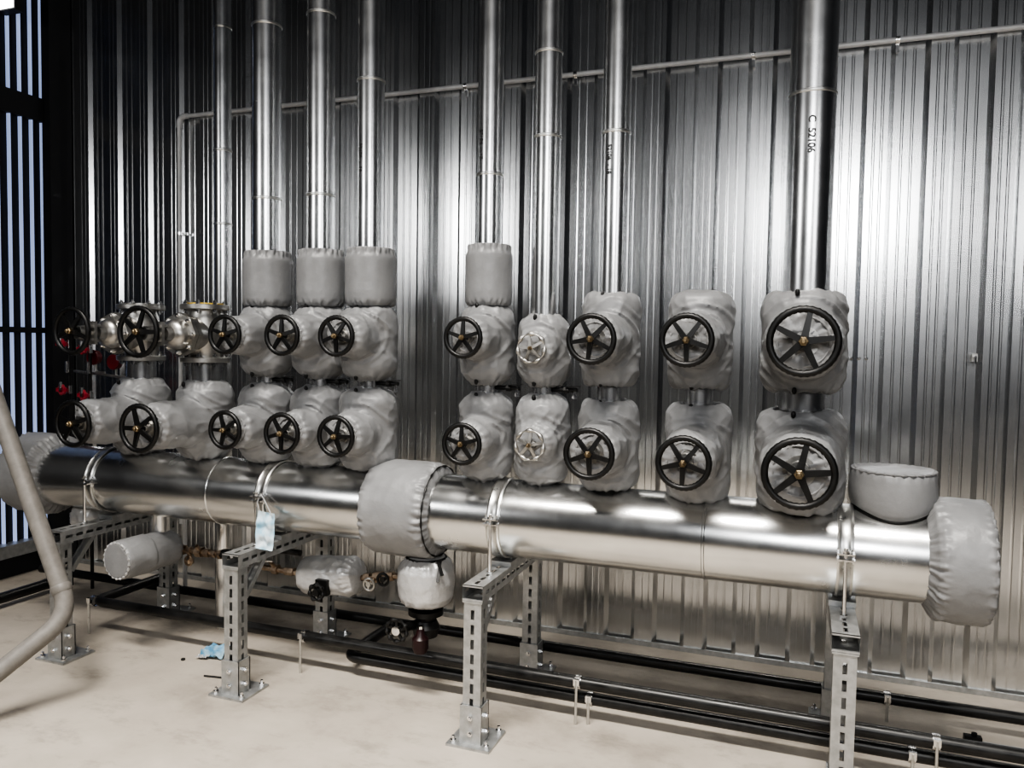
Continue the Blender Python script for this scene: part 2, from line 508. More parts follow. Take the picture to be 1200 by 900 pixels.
# ------------------------------------------------------------------ handwheels
def handwheel(parent, cx, y, cz, R, rot, small=False):
    rimr = .0105*(R/.1)**.5 if not small else .006
    mb = MB(); n = 70
    bumps = 34 if not small else 7
    amp = .10 if not small else .55
    mb.torus((cx, y, cz), (0, -1, 0), R-rimr, rimr, n, 10, wob=lambda th: amp*math.sin(th*bumps))
    hub_r = R*.19
    for k in range(5):
        a = rot+2*PI*k/5; d = V((math.cos(a), 0, math.sin(a)))
        p0 = V((cx, y-.004, cz))+d*hub_r*.6; p1 = V((cx, y, cz))+d*(R-rimr)
        w0 = R*.20; w1 = R*.14
        t = V((0, 1, 0)).cross(d)
        vs = []
        for p, w, h in ((p0, w0, .012), (p1, w1, .009)):
            for sx, sy in ((-1, -1), (1, -1), (1, 1), (-1, 1)): vs.append(p+t*(sx*w/2)+V((0, sy*h/2, 0)))
        mb.add(vs, [(0, 3, 2, 1), (4, 5, 6, 7), (0, 1, 5, 4), (1, 2, 6, 5), (2, 3, 7, 6), (3, 0, 4, 7)])
    mb.lathe((cx, y+.016, cz), (0, -1, 0), [(0, hub_r), (.020, hub_r), (.026, hub_r*.86)], 24)
    w = mb.build('handwheel', M['steel'] if small else M['blackiron'], parent, 40)
    mb = MB()
    mb.lathe((cx, y-.010, cz), (0, -1, 0), [(0, hub_r*.72), (.010, hub_r*.72), (.013, hub_r*.55)], 6)
    mb.lathe((cx, y-.010, cz), (0, -1, 0), [(0, hub_r*.40), (.020, hub_r*.40), (.023, hub_r*.25)], 14)
    mb.build('hub_nut', M['brass'], w)
    return w

# ------------------------------------------------------------------ covered valves
def cover_mesh(cx, z0, z1, zc, rb, rk, rbon, yb, domed=False, sd=0.0):
    """T-shaped sewn jacket: upright body round the valve plus a bonnet sleeve reaching toward the wheel"""
    mb = MB(); H = z1-z0; h = .05
    prof = [(0, rk), (.012, rk*1.12), (h*.55, rb*.86), (h, rb*.97), (H*.5, rb), (H-h, rb*.97), (H-h*.55, rb*.86), (H-.012, rk*1.12), (H, rk)]
    if rb > .108 and cx > -.8:      # big valves: flange shoulders that stand up round the neck
        prof = [(.022, rk*.9), (.014, rk*1.25), (.003, rb*.58), (.005, rb*.72), (.022, rb*.89), (.055, rb*.98), (H*.32, rb*1.0), (H*.5, rb*.985), (H*.68, rb),
                (H-.055, rb*.98), (H-.022, rb*.90), (H-.005, rb*.74), (H-.003, rb*.58), (H-.014, rk*1.25), (H-.022, rk*.9)]
    else:
        prof = [(0, rk), (.010, rk*1.15), (.020, rb*.80), (h*.85, rb*.95), (h*1.3, rb), (H*.5, rb), (H-h*1.3, rb), (H-h*.85, rb*.95), (H-.020, rb*.80), (H-.010, rk*1.15), (H, rk)]
    if domed: prof[-6:] = [(H-.05, rb*1.0), (H-.025, rb*.95), (H-.008, rb*.80), (H, rb*.5), (H, rb*.2)]
    mb.lathe((cx, HY, z0), (0, 0, 1), dense(prof, .015), 40)
    Lb = HY-yb
    mb.lathe((cx, HY, zc), (0, -1, 0), dense([(0, rbon*1.05), (rb*.95, rbon*1.05), (Lb-.022, rbon*.95), (Lb-.006, rbon*.88), (Lb, rbon*.74)], .02), 36)
    me = fuse(mb, .0072, 6)
    S = V((sd*3.1, sd*1.7, sd*5.3))
    def fn(p, n):
        x = p.x-cx; z = p.z-zc; y = HY-p.y
        rho = math.hypot(x, z)
        d = 0
        # arcs of drawn cloth around the bonnet, strongest in the crotch
        k = max(0, 1-abs(rho-rbon*1.22)/(rbon*.55))*min(1, max(0, (y+.02)/.06))
        ang = math.atan2(z, x)
        ph = rho*2*PI/.030 + 2.6*noise.noise(V((ang*1.6, rho*9, sd)))+sd
        sn = math.sin(ph)
        d += .0046*k*(max(0, sn)**2*1.3-.45)*(0.35+1.1*max(0, math.sin(2*ang+.3*math.sin(sd)))+.5*abs(math.sin(2*ang)))
        # diagonal drapes and sharp creases on the upright body
        q = V((x*1.0+z*.8, y*.7, z*.45-x*.45))
        d += .0075*(max(0, ridged(q+S, 9)-.25)**2)
        q2 = V((x*.5-z*1.1, y*.8, z*.4+x*.6))
        d += .0052*(max(0, ridged(q2+S*1.7, 12)-.3)**2)*2
        d += .0040*noise.noise((p+S)*9) + .0012*noise.noise((p+S)*38)
        # gathers at the necks
        th = math.atan2(p.y-HY, x)
        for ze in ((z0, z1) if not domed else (z0,)):
            ke = max(0, 1-abs(p.z-ze)/.05)
            d += .0032*ke*(math.sin(th*13+5*noise.noise(V((th*2, sd, ze))))+1.2*noise.noise(V((math.cos(th)*4, math.sin(th)*4, sd+ze*5))))
        # gathers where the sleeve is cut off
        kb = max(0, 1-abs(p.y-yb)/.03)
        d += .002*kb*math.sin(ang*17)
        return d
    wrinkle(me, fn)
    return me

def covered_valve(name_lab, cx, z0, z1, zc, rb, rk, rbon, wy, R, rot, group, domed=False, small=False, sd=0.0):
    t = thing('gate_valve', name_lab, 'valve', (cx, HY, z0), group)
    yb = wy + (.055 if not small else .035)
    me = cover_mesh(cx, z0, z1, zc, rb, rk, rbon, yb, domed, sd)
    finish(me, 'insulation_jacket', M['cloth'], t)
    mb = MB()
    mb.cyl((cx, yb+.02, zc), (cx, wy-.004, zc), .0115 if not small else .008, 14)
    mb.lathe((cx, yb+.01, zc), (0, -1, 0), [(0, R*.44), (.014, R*.44), (.014, R*.30), (.030, R*.28), (.030, .014), (.04, .014)], 20)
    mb.build('stem', M['steel'], t)
    if not small:
        mb = MB(); mb.torus((cx, yb-.001, zc), (0, -1, 0), rbon*.66, .0035, 40, 8, wob=lambda th: .6*math.sin(th*15)); mb.build('drawstring', M['cloth'], t)
    handwheel(t, cx, wy, zc, R, rot, small)
    for z in ((z1-.012,) if z0 < 1.2 else (z0+.012, z1-.012) if not domed else (z0+.012,)):
        mb = MB(); a = -1.75
        p = V((cx+math.cos(a)*rk*1.42, HY+math.sin(a)*rk*1.42, z))
        mb.lathe(p-V((0, 0, .012)), (0, 0, 1), [(0, .003), (.004, .007), (.012, .0085), (.020, .007), (.024, .003)], 12)
        mb.build('tie_toggle', M['knob'], t)
    return t

#        x     rpipe  rbody  rbon  wheelY R     rotL  rotU
cols = [(-3.04, .068, .125, .100, 2.610, .107, .30, .2),
        (-2.65, .068, .125, .102, 2.600, .107, 1.9, .5),
        (-2.30, .048, .116, .088, 2.720, .085, .65, .3),
        (-2.015, .048, .116, .088, 2.725, .088, .9, .31),
        (-1.765, .048, .120, .090, 2.740, .087, 1.3, .95),
        (-1.213, .046, .107, .082, 2.750, .083, 1.57, .3),
        (-.970, .044, .102, .078, 2.840, .062, .2, .5),
        (-.700, .048, .112, .092, 2.700, .094, 1.0, .8),
        (-.360, .052, .116, .094, 2.630, .093, .9, .95),
        (.000, .078, .146, .118, 2.565, .113, .10, .13)]
lowlab = ['lower grey jacketed valve at the far left end, beside the left end cover',
          'lower grey jacketed valve second from the left, below the bare valve with yellow gasket',
          'lower grey jacketed valve third from the left, below the leftmost tall cylindrical jacket',
          'lower grey jacketed valve fourth from the left, below the middle of three neighbouring jacketed pipes',
          'lower grey jacketed valve just left of the wide cloth wrap on the header',
          'lower grey jacketed valve just right of the wide cloth wrap on the header',
          'lower grey jacketed valve with a small bare metal handwheel',
          'lower grey jacketed valve right of the one with the small metal handwheel',
          'lower grey jacketed valve below the round topped valve that has no pipe above',
          'lower grey jacketed valve with the largest black handwheel, beside the low round cloth cover']
uplab = [None, None,
         'upper grey jacketed valve under the leftmost tall cylindrical jacket',
         'upper grey jacketed valve under the middle of three neighbouring cylindrical jackets',
         'upper grey jacketed valve under the right of three neighbouring cylindrical jackets',
         'upper grey jacketed valve under the lone cylindrical jacket near the centre',
         'upper grey jacketed valve with a small bare metal handwheel',
         'upper grey jacketed valve right of the one with the small metal handwheel',
         'upper grey jacketed valve with a rounded closed top and no pipe above it',
         'upper grey jacketed valve with the largest black handwheel, on the thickest pipe']
ZL, ZU = 1.12, 1.524
for i, (cx, rp, rb, rbon, wy, R, ra, ru) in enumerate(cols):
    small = (i == 6)
    zl0, zl1 = .928 if i in (8, 9) else .945, 1.306
    if i > 6: zl1 = 1.296
    if i == 9: zl0, zl1 = .918, 1.288
    covered_valve(lowlab[i], cx, zl0, zl1, ZL-.002, rb*1.04, rp*1.25, rbon*1.03, wy, R, ra, 'jacketed valves of the lower row', small=small, sd=i*1.37+.4)
    if i >= 2:
        zu0, zu1 = (1.338 if i < 7 else 1.345), (1.665 if i < 6 else 1.62 if i == 6 else 1.705)
        covered_valve(uplab[i], cx, zu0, zu1, ZU if i != 6 else 1.488, rb, rp*1.25, rbon, wy, R*(.97 if i > 2 else 1), ru, 'jacketed valves of the upper row', domed=(i == 8), small=small, sd=i*2.11+7)
    # spool between the two valves
    t = MB(); t.lathe((cx, HY, 1.27), (0, 0, 1), [(0, rp), (.13, rp)], 32)
    sp = t.build('spool_pipe', M['riser'])
    tag(sp, 'short bare steel pipe between ' + ('the lower jacketed and upper bare valves, ' + ('far left' if i == 0 else 'second from left')
        if i < 2 else ['', '', 'the two valves third from the left', 'the two valves fourth from the left', 'the two valves just left of the cloth wrap',
        'the two valves just right of the cloth wrap', 'the two valves with small metal handwheels', 'the two valves right of the small metal handwheels',
        'the valves whose column has no riser', 'the two valves with the largest handwheels'][i]), 'pipe', 'short spools between the valve rows')

# ------------------------------------------------------------------ bare steel valves (two at the left)
def bare_valve(cx, wy, R, rot, label, gasket):
    z0, z1, zc = 1.395, 1.665, ZU
    t = thing('gate_valve', label, 'valve', (cx, HY, z0), 'bare steel valves of the upper row')
    mb = MB()
    mb.lathe((cx, HY, z0), (0, 0, 1), dense([(0, .07), (.03, .072), (.08, .085), (.135, .092), (.19, .085), (.24, .072), (z1-z0, .07)], .02), 36)
    mb.lathe((cx, HY, zc), (0, -1, 0), [(0, .075), (.10, .075), (.135, .085), (.135, .075)], 32)
    mb.build('body', M['steel'], t)
    for z, nm in ((z0, 'flange'), (z1-.024, 'flange')):
        mb = MB(); mb.lathe((cx, HY, z), (0, 0, 1), [(0, .108), (.003, .111), (.021, .111), (.024, .108)], 40)
        fl = mb.build(nm, M['steel'], t)
        for k in range(8):
            a = 2*PI*(k+.5)/8; c = (cx+math.cos(a)*.092, HY+math.sin(a)*.092)
            mb = MB(); mb.lathe((*c, z-.018), (0, 0, 1), [(0, .006), (.006, .006), (.006, .011), (.018, .011), (.018, .006), (.042, .006), (.042, .011), (.054, .011), (.054, .006), (.062, .006)], 8)
            mb.build('flange_bolt', M['chrome'], fl)
    mb = MB(); mb.lathe((cx, HY, z1+.0005), (0, 0, 1), [(0, .080), (.006, .080)], 36); mb.build('gasket', M['gasket'] if gasket else M['steel'], t)
    # octagonal bonnet flange pair, bonnet dome and yoke
    mb = MB()
    mb.lathe((cx, HY-.125, zc), (0, -1, 0), [(0, .098), (.022, .098)], 8); mb.lathe((cx, HY-.150, zc), (0, -1, 0), [(0, .098), (.022, .098)], 8)
    mb.lathe((cx, HY-.172, zc), (0, -1, 0), dense([(0, .070), (.026, .066), (.040, .060), (.050, .046), (.056, .034), (.09, .030)], .010), 28)
    bn = mb.build('bonnet', M['steel'], t)
    for k in range(8):
        a = 2*PI*(k)/8; c = V((cx+math.cos(a)*.084, HY-.116, zc+math.sin(a)*.084))
        mb = MB(); mb.lathe(c, (0, -1, 0), [(0, .0055), (.056, .0055), (.056, .010), (.067, .010), (.067, .0055), (.072, .0055)], 6)
        mb.build('bonnet_bolt', M['chrome'], bn)
    mb = MB()
    yy = HY-.25
    for s in (-1, 1):
        mb.bar((cx, yy, zc+s*.036), (cx, wy+.035, zc+s*.022), .034, .012)
    mb.lathe((cx, wy+.05, zc), (0, -1, 0), [(0, .030), (.028, .030)], 20)
    mb.cyl((cx, HY-.25, zc), (cx, wy-.004, zc), .011, 12)
    mb.box((cx, HY-.285, zc), (.05, .016, .105))
    mb.build('yoke', M['steel'], t)
    handwheel(t, cx, wy, zc+.006, R, rot)
bare_valve(cols[0][0], cols[0][4], .108, 2.2, 'bare steel flanged valve at the far left with a black handwheel and no jacket', False)
bare_valve(cols[1][0], cols[1][4], .112, .0, 'bare steel flanged valve with a yellow gasket ring on its top flange', True)

# ------------------------------------------------------------------ risers and cylindrical jackets
def riser(x, y, r, z0, z1, rings, label, text=None):
    t = thing('riser_pipe', label, 'pipe', (x, y, z0), 'vertical galvanised pipes rising from the valves')
    mb = MB(); mb.lathe((x, y, z0), (0, 0, 1), [((z1-z0)*i/30, r+.0006*noise.noise(V((x*9, i*.7, 0)))) for i in range(31)], 48)
    mb.build('cladding', M['riser'], t)
    for z in rings:
        mb = MB(); mb.lathe((x, y, z-.006), (0, 0, 1), [(0, r+.0005), (.003, r+.003), (.009, r+.003), (.012, r+.0005)], 48)
        mb.build('seam_bead', M['band'], t)
    if text:
        s, z, ang, size = text
        cu = bpy.data.curves.new('stamp', 'FONT'); cu.body = s; cu.size = size; cu.align_x = 'LEFT'; cu.align_y = 'CENTER'
        cu.offset = size*.024; cu.resolution_u = 4
        o = bpy.data.objects.new('stamp', cu); COL.objects.link(o)
        dg = bpy.context.evaluated_depsgraph_get(); dg.update()
        me = bpy.data.meshes.new_from_object(o.evaluated_get(dg)); bpy.data.objects.remove(o)
        # wrap the lettering onto the pipe: text x runs down the pipe, text y runs around it
        for v in me.vertices:
            a = ang + v.co.y/(r+.0026)
            v.co = V((math.cos(a)*(r+.0026), math.sin(a)*(r+.0026), z-z0-v.co.x))
        me.materials.clear()
        link('stamp', me, M['ink'], t, 0)
riser(-2.80, 3.30, .043, 0, 4.4, (2.09, 2.46, 3.07), 'thin vertical galvanised pipe, leftmost of the risers, behind the bare valves')
riser(-2.30, HY, .064, 1.66, 4.4, (2.139, 2.905), 'vertical galvanised pipe above the leftmost cylindrical jacket')
riser(-2.015, HY, .061, 1.66, 4.4, (2.141, 2.918), 'vertical galvanised pipe above the middle of three cylindrical jackets')
riser(-1.765, HY, .058, 1.66, 4.4, (2.61,), 'vertical galvanised pipe above the right of three cylindrical jackets', ('52106  -  16', 2.339, -1.86, .024))
riser(-1.213, HY, .052, 1.66, 4.4, (2.183,), 'vertical galvanised pipe above the lone cylindrical jacket near the centre', ('52106  -  17', 2.357, -1.98, .024))
riser(-.970, HY, .053, 1.58, 4.4, (2.316, 2.64), 'vertical galvanised pipe above the upper valve with the small metal handwheel')
riser(-.695, HY, .053, 1.66, 4.4, (2.311,), 'vertical galvanised pipe right of the one above the small metal handwheel', ('52106  - 18', 2.26, -1.85, .024))
riser(.003, HY, .0785, 1.66, 4.4, (2.388,), 'thickest vertical galvanised pipe, above the largest handwheels at the right', ('C  52106', 2.301, -1.57, .034))

for x, r, lab in ((-2.295, .112, 'leftmost tall grey cylindrical pipe jacket above the upper valves'), (-2.01, .107, 'middle of the three neighbouring grey cylindrical pipe jackets'),
                  (-1.760, .110, 'right of the three neighbouring grey cylindrical pipe jackets'), (-1.211, .096, 'lone grey cylindrical pipe jacket near the centre, apart from the other three')):
    t = thing('pipe_jacket', lab, 'pipe jacket', (x, HY, 1.655), 'cylindrical jackets above the upper valves')
    prof = dense([(0, r*.72), (.006, r*.86), (.018, r*.95), (.032, r*.985), (.06, r), (.20, r), (.212, r*.985), (.220, r*.94), (.230, r*.90), (.250, r*.88)])
    cloth_cyl((x, HY, 1.652), (0, 0, 1), prof, 150, .0012, [(.008, .024, .011), (.240, .022, .012)]).build('jacket', M['cloth'], t, 80)

# drain cocks at the necks
for i, lab in ((3, 'small black drain cock between the valves fourth from the left'), (4, 'small black drain cock on the pipe just left of the gap above the cloth wrap'),
               (5, 'small black drain cock on the pipe just right of the gap above the cloth wrap'), (6, 'small black drain cock by the valves with small metal handwheels'),
               (2, 'small black drain cock between the valves third from the left')):
    cx, rp = cols[i][0], cols[i][1]
    x = cx+rp; z = 1.325; y = HY-.01
    t = thing('drain_cock', lab, 'tap', (x, y, z), 'drain cocks between the valve rows')
    mb = MB(); mb.cyl((x, y, z), (x+.10, y, z), .009, 12); mb.cyl((x+.045, y, z), (x+.065, y, z), .015, 6); mb.build('body', M['blackiron'], t)
    mb = MB(); mb.bar((x+.055, y-.012, z+.012), (x+.115, y-.012, z+.016), .012, .004); mb.build('lever', M['blackiron'], t)
    mb = MB(); mb.cyl((x+.09, y, z+.006), (x+.09, y, z-.032), .008, 12); mb.cyl((x+.09, y, z-.02), (x+.09, y, z-.034), .011, 6); mb.build('spout', M['chrome'], t)

# ------------------------------------------------------------------ wall conduit
t = thing('wall_conduit', 'thin grey conduit running level across the back wall and turning down at its left end', 'conduit', (-3.6, WY-.05, .4))
mb = MB(); mb.tube([(2.5, WY-.045, 2.855), (-3.615, WY-.045, 2.855), (-3.615, WY-.045, .35)], .0125, 12)
mb.build('tube', M['conduit'], t)
mb = MB(); mb.tube([(-3.55, WY-.045, 2.855), (-3.615, WY-.045, 2.855), (-3.615, WY-.045, 2.79)], .017, 12); mb.build('elbow', M['conduit'], t)
for x in (.344, -.259, -1.113, -1.712, -2.6):
    mb = MB(); mb.lathe((x-.009, WY-.045, 2.855), (1, 0, 0), [(0, .0155), (.018, .0155)], 14); mb.box((x, WY-.03, 2.83), (.014, .018, .05)); mb.build('clip', M['chrome'], t)
for z in (2.15, 1.4):
    mb = MB(); mb.lathe((-3.615, WY-.045, z-.009), (0, 0, 1), [(0, .0155), (.018, .0155)], 14); mb.box((-3.60, WY-.025, z), (.05, .014, .014)); mb.build('clip', M['chrome'], t)

# bracket screw on the wall and rivets
t = thing('wall_hook', 'small metal hook screwed to the back wall at the right', 'hook', (.70, WY-.03, 1.47))
mb = MB(); mb.box((.695, WY-.026, 1.475), (.022, .012, .035)); mb.build('plate', M['steel'], t)
mb = MB(); mb.cyl((.695, WY-.02, 1.478), (.695, WY-.05, 1.478), .006, 10); mb.cyl((.695, WY-.047, 1.478), (.695, WY-.047, 1.45), .005, 10); mb.build('peg', M['chrome'], t)
for i, (x, z) in enumerate(((.207, 1.462), (.238, 1.463), (.268, 1.463))):
    mb = MB(); mb.lathe((x, WY-.019, z), (0, -1, 0), [(0, .007), (.004, .007), (.007, .003)], 12)
    tag(mb.build('rivet', M['chrome']), ['left', 'middle', 'right'][i]+' of three bright rivets in a row on the wall right of the thickest pipe', 'rivet', 'rivets on the back wall')

# ------------------------------------------------------------------ black floor pipes
PY = 3.0
t = tag((lambda m: (m.tube([(2.5, PY, .158), (-3.36, PY, .158), (-3.36, PY+.55, .158)], .0245, 18), m)[1])(MB()).build('floor_pipe', M['blackpipe']),
        'upper of the two black pipes running low along the floor under the header', 'pipe', 'black pipes along the floor')
t = tag((lambda m: (m.tube([(2.5, PY+.02, .090), (-1.885, PY+.02, .090), (-1.885, 3.47, .090)], .0245, 18), m)[1])(MB()).build('floor_pipe', M['blackpipe']),
        'lower black pipe near the floor that ends in a bend behind the second stand', 'pipe', 'black pipes along the floor')
t = tag((lambda m: (m.tube([(2.5, 3.50, .082), (-4.35, 3.50, .082)], .024, 18), m)[1])(MB()).build('floor_pipe', M['blackpipe']),
        'black pipe along the floor nearest the back wall', 'pipe', 'black pipes along the floor')
t = tag((lambda m: (m.tube([(-4.12, 3.42, .055), (-4.12, 1.0, .055)], .03, 18), m)[1])(MB()).build('floor_pipe', M['blackpipe']),
        'black pipe on the floor along the left wall', 'pipe', 'black pipes along the floor')
def stand(x, y, zp, label, s=-1):
    t = thing('pipe_bracket', label, 'pipe bracket', (x, y, 0), 'rod brackets holding the black floor pipes')
    yr = y+s*.036
    mb = MB(); mb.cyl((x, yr, 0), (x, yr, zp+.02), .0055, 10); mb.build('rod', M['band'], t)
    mb = MB(); mb.lathe((x-.012, y, zp), (1, 0, 0), [(0, .0255), (0, .0285), (.024, .0285), (.024, .0255)], 24, False, False)
    mb.box((x, yr-s*.003, zp+.012), (.024, .014, .026)); mb.build('clip', M['chrome'], t)
stand(-.80, PY, .158, 'rod bracket of the upper black pipe, right of the third stand')
stand(-.755, PY+.02, .090, 'short rod bracket of the lower black pipe, right of the third stand')
stand(.47, PY, .158, 'rod bracket of the upper black pipe at the lower right edge')
stand(.40, PY+.02, .090, 'short rod bracket of the lower black pipe at the lower right edge')
stand(-2.09, PY, .158, 'rod bracket of the upper black pipe between the second and third stands')
stand(-3.36, PY, .158, 'rod bracket at the left end of the upper black pipe, by the first stand')
stand(.365, 3.50, .082, 'rod bracket of the black pipe nearest the wall, right of the last stand')

# ------------------------------------------------------------------ drain pots and fittings under the header
def nut(mb, p, axis, r, l): mb.lathe(p, axis, [(0, r), (l, r)], 6)
t = thing('drain_cover', 'round grey cloth cover with a flat quilted end, under the left of the header', 'pipe cover', (-2.95, 2.9, .41))
ax = V((-.10, -1, .0)).normalized()
o = V((-2.90, 3.06, .478))
prof = dense([(0, .05), (.01, .075), (.03, .088), (.14, .090), (.17, .088), (.175, .094), (.30, .092), (.318, .088), (.326, .078), (.330, .02)])
cloth_cyl(o, ax, prof, 64, .004, [(.02, .04, .008)]).build('jacket', M['cloth'], t, 80)
mb = MB(); mb.torus(o+ax*.322, ax, .083, .004, 60, 8, wob=lambda th: .8*math.sin(th*21)); mb.build('stitched_seam', M['foil'], t)
mb = MB(); mb.cyl((-2.93, HY, .55), (-2.93, HY, .66), .045, 24); mb.build('neck', M['riser'], t)

t = thing('brass_valve', 'row of small bronze fittings right of the cloth cover under the left of the header', 'pipe fitting', (-2.7, 3.06, .40), 'small bronze valves on the drain line')
mb = MB(); mb.cyl((-2.86, 3.06, .462), (-2.58, 3.06, .468), .013, 14)
for k, (x, r, l) in enumerate(((-2.86, .024, .03), (-2.81, .020, .02), (-2.76, .026, .035), (-2.71, .022, .03), (-2.66, .019, .02), (-2.625, .022, .02))): nut(mb, (x, 3.06, .463), (1, 0, 0), r, l)
mb.cyl((-2.80, 3.06, .46), (-2.80, 3.06, .41), .010, 12); mb.cyl((-2.735, 3.06, .46), (-2.735, 3.03, .50), .010, 12)
nut(mb, (-2.80, 3.06, .40), (0, 0, 1), .018, .02)
b = mb.build('fittings', M['copper'], t)
mb = MB(); mb.torus((-2.80, 3.05, .415), (0, -1, .1), .022, .005, 24, 8); mb.bar((-2.82, 3.05, .415), (-2.78, 3.05, .415), .008, .006); mb.build('tap_wheel', M['copper'], t)

tag((lambda m: (m.tube([(-2.60, 3.06, .470), (-2.50, 3.06, .478), (-2.42, 3.12, .50), (-2.20, 3.12, .50)], .014, 14), m.lathe((-2.60, 3.06, .47), (1, 0, .05), [(0, .022), (.05, .024)], 14), m)[2])(MB()).build('drain_pipe', M['blackpipe']),
    'thin black drain pipe passing behind the second stand at knee height', 'pipe')
tag((lambda m: (m.lathe((-2.535, 3.05, .474), (1, 0, .1), [(0, .022), (.005, .027), (.05, .027), (.055, .018)], 20), m)[1])(MB()).build('pipe_coupling', M['foil']), 'short pale coupling on the drain pipe left of the second stand', 'coupling')

# centre drain: horizontal capsule cover with handwheel
t = thing('drain_valve', 'horizontal grey cloth covered valve with small dark handwheel, right of the second stand', 'valve', (-2.0, 3.08, .34))
c0 = V((-2.175, 3.10, .405))
prof = dense([(0, .03), (.004, .055), (.02, .080), (.05, .090), (.17, .092), (.27, .090), (.30, .075), (.315, .045), (.32, .03)])
cloth_cyl(c0, (1, 0, .10), prof, 64, .006, [(.27, .07, .008)], 18).build('jacket', M['foil'], t, 80)
mb = MB(); mb.box((-2.00, 3.005, .395), (.060, .03, .07)); mb.cyl((-2.0, 3.02, .39), (-2.0, 2.955, .385), .012, 12); mb.build('stem', M['blackiron'], t)
mb = MB(); mb.torus((-2.0, 2.955, .385), (0, -1, 0), .034, .008, 36, 8, wob=lambda th: .4*math.sin(th*7)); mb.lathe((-2.0, 2.965, .385), (0, -1, 0), [(0, .016), (.02, .016)], 12)
for k in range(4):
    a = k*PI/2+.5; mb.bar((-2.0, 2.955, .385), (-2.0+math.cos(a)*.034, 2.955, .385+math.sin(a)*.034), .010, .007, up=(0, 1, 0))
mb.build('handwheel', M['blackiron'], t)

t = thing('brass_valve', 'small bronze fitting left of the horizontal cloth covered valve', 'pipe fitting', (-2.25, 3.1, .40), 'small bronze valves on the drain line')
mb = MB(); mb.cyl((-2.40, 3.10, .415), (-2.16, 3.10, .410), .014, 14)
nut(mb, (-2.34, 3.10, .414), (1, 0, 0), .024, .03); nut(mb, (-2.27, 3.10, .413), (1, 0, 0), .020, .05); mb.cyl((-2.325, 3.10, .415), (-2.325, 3.06, .46), .010, 10)
mb.build('fittings', M['copper'], t)
mb = MB(); mb.bar((-2.345, 3.055, .462), (-2.30, 3.05, .468), .012, .006); mb.build('lever', M['chrome'], t)

t = thing('brass_valve', 'cluster of dull bronze valves with two little wheels, left of the drum shaped cover', 'pipe fitting', (-1.72, 3.08, .38), 'small bronze valves on the drain line')
mb = MB(); mb.cyl((-1.87, 3.10, .425), (-1.60, 3.10, .470), .014, 14)
for x, r, l in ((-1.84, .022, .03), (-1.79, .026, .04), (-1.72, .022, .03), (-1.66, .026, .03), (-1.62, .02, .03)): nut(mb, (x, 3.10, .425+(x+1.87)*.17), (1, 0, .17), r, l)
mb.cyl((-1.78, 3.10, .44), (-1.78, 3.04, .43), .010, 10); mb.cyl((-1.71, 3.10, .45), (-1.71, 3.05, .455), .010, 10)
mb.cyl((-1.60, 3.10, .45), (-1.60, 3.10, .56), .013, 12); mb.cyl((-1.62, 3.10, .555), (-1.50, 3.08, .555), .013, 12)
mb.build('fittings', M['copper'], t)
for (x, z) in ((-1.78, .425), (-1.71, .455)):
    mb = MB(); mb.torus((x, 3.035, z), (0, -1, 0), .026, .006, 28, 8); mb.lathe((x, 3.045, z), (0, -1, 0), [(0, .012), (.018, .012)], 10)
    for k in range(3):
        a = k*2*PI/3+.4; mb.bar((x, 3.035, z), (x+math.cos(a)*.026, 3.035, z+math.sin(a)*.026), .008, .006, up=(0, 1, 0))
    mb.build('tap_wheel', M['steel'] if x < -1.75 else M['blackiron'], t)

# drum cover under the wrap
t = thing('drum_cover', 'drum shaped grey cloth cover hanging below the wide wrap on the header', 'pipe cover', (-1.48, HY, .38))
prof = dense([(0, .05), (.004, .085), (.015, .104), (.04, .116), (.10, .122), (.155, .120), (.185, .108), (.205, .088), (.214, .070)])
cloth_cyl((-1.48, HY, .385), (0, 0, 1), prof, 90, .003, [(.20, .055, .010), (.012, .03, .006)]).build('jacket', M['foil'], t, 80)
mb = MB(); mb.torus((-1.48, HY, .590), (0, 0, 1), .083, .006, 50, 8); mb.bar((-1.40, HY-.06, .60), (-1.365, HY-.085, .545), .014, .004); mb.bar((-1.39, HY-.05, .60), (-1.38, HY-.10, .52), .012, .004); mb.build('drawstring', M['knob'], t)
t = thing('drain_valve', 'small dark red drain valve with a pale hubbed black handwheel, under the drum shaped cover', 'valve', (-1.49, HY-.02, .22))
mb = MB(); mb.cyl((-1.48, HY, .40), (-1.48, HY, .26), .040, 20); mb.lathe((-1.48, HY, .345), (0, 0, 1), [(0, .075), (.022, .075)], 24); mb.lathe((-1.48, HY, .25), (0, 0, 1), [(0, .05), (.04, .06), (.07, .045)], 20)
mb.cyl((-1.50, HY, .305), (-1.545, HY-.12, .305), .018, 12); mb.build('body', M['blackiron'], t)
mb = MB(); mb.torus((-1.55, HY-.13, .305), (0, -1, 0), .046, .0075, 36, 8, wob=lambda th: .4*math.sin(th*9))
for k in range(5):
    a = k*2*PI/5+.3; mb.bar((-1.55, HY-.13, .305), (-1.55+math.cos(a)*.044, HY-.13, .305+math.sin(a)*.044), .010, .008, up=(0, 1, 0))
w = mb.build('handwheel', M['blackiron'], t)
mb = MB(); mb.lathe((-1.55, HY-.125, .305), (0, -1, 0), [(0, .019), (.016, .019), (.018, .010)], 16); mb.build('hub_nut', M['chrome'], w)
mb = MB(); mb.lathe((-1.455, HY-.10, .215), (0, 0, 1), [(0, .026), (.02, .034), (.06, .034), (.075, .020), (.10, .014)], 18); mb.build('bowl', M['darkred'], t)
mb = MB(); mb.lathe((-1.455, HY-.10, .315), (0, 0, 1), [(0, .012), (.012, .012)], 6); mb.build('cap', M['chrome'], t)

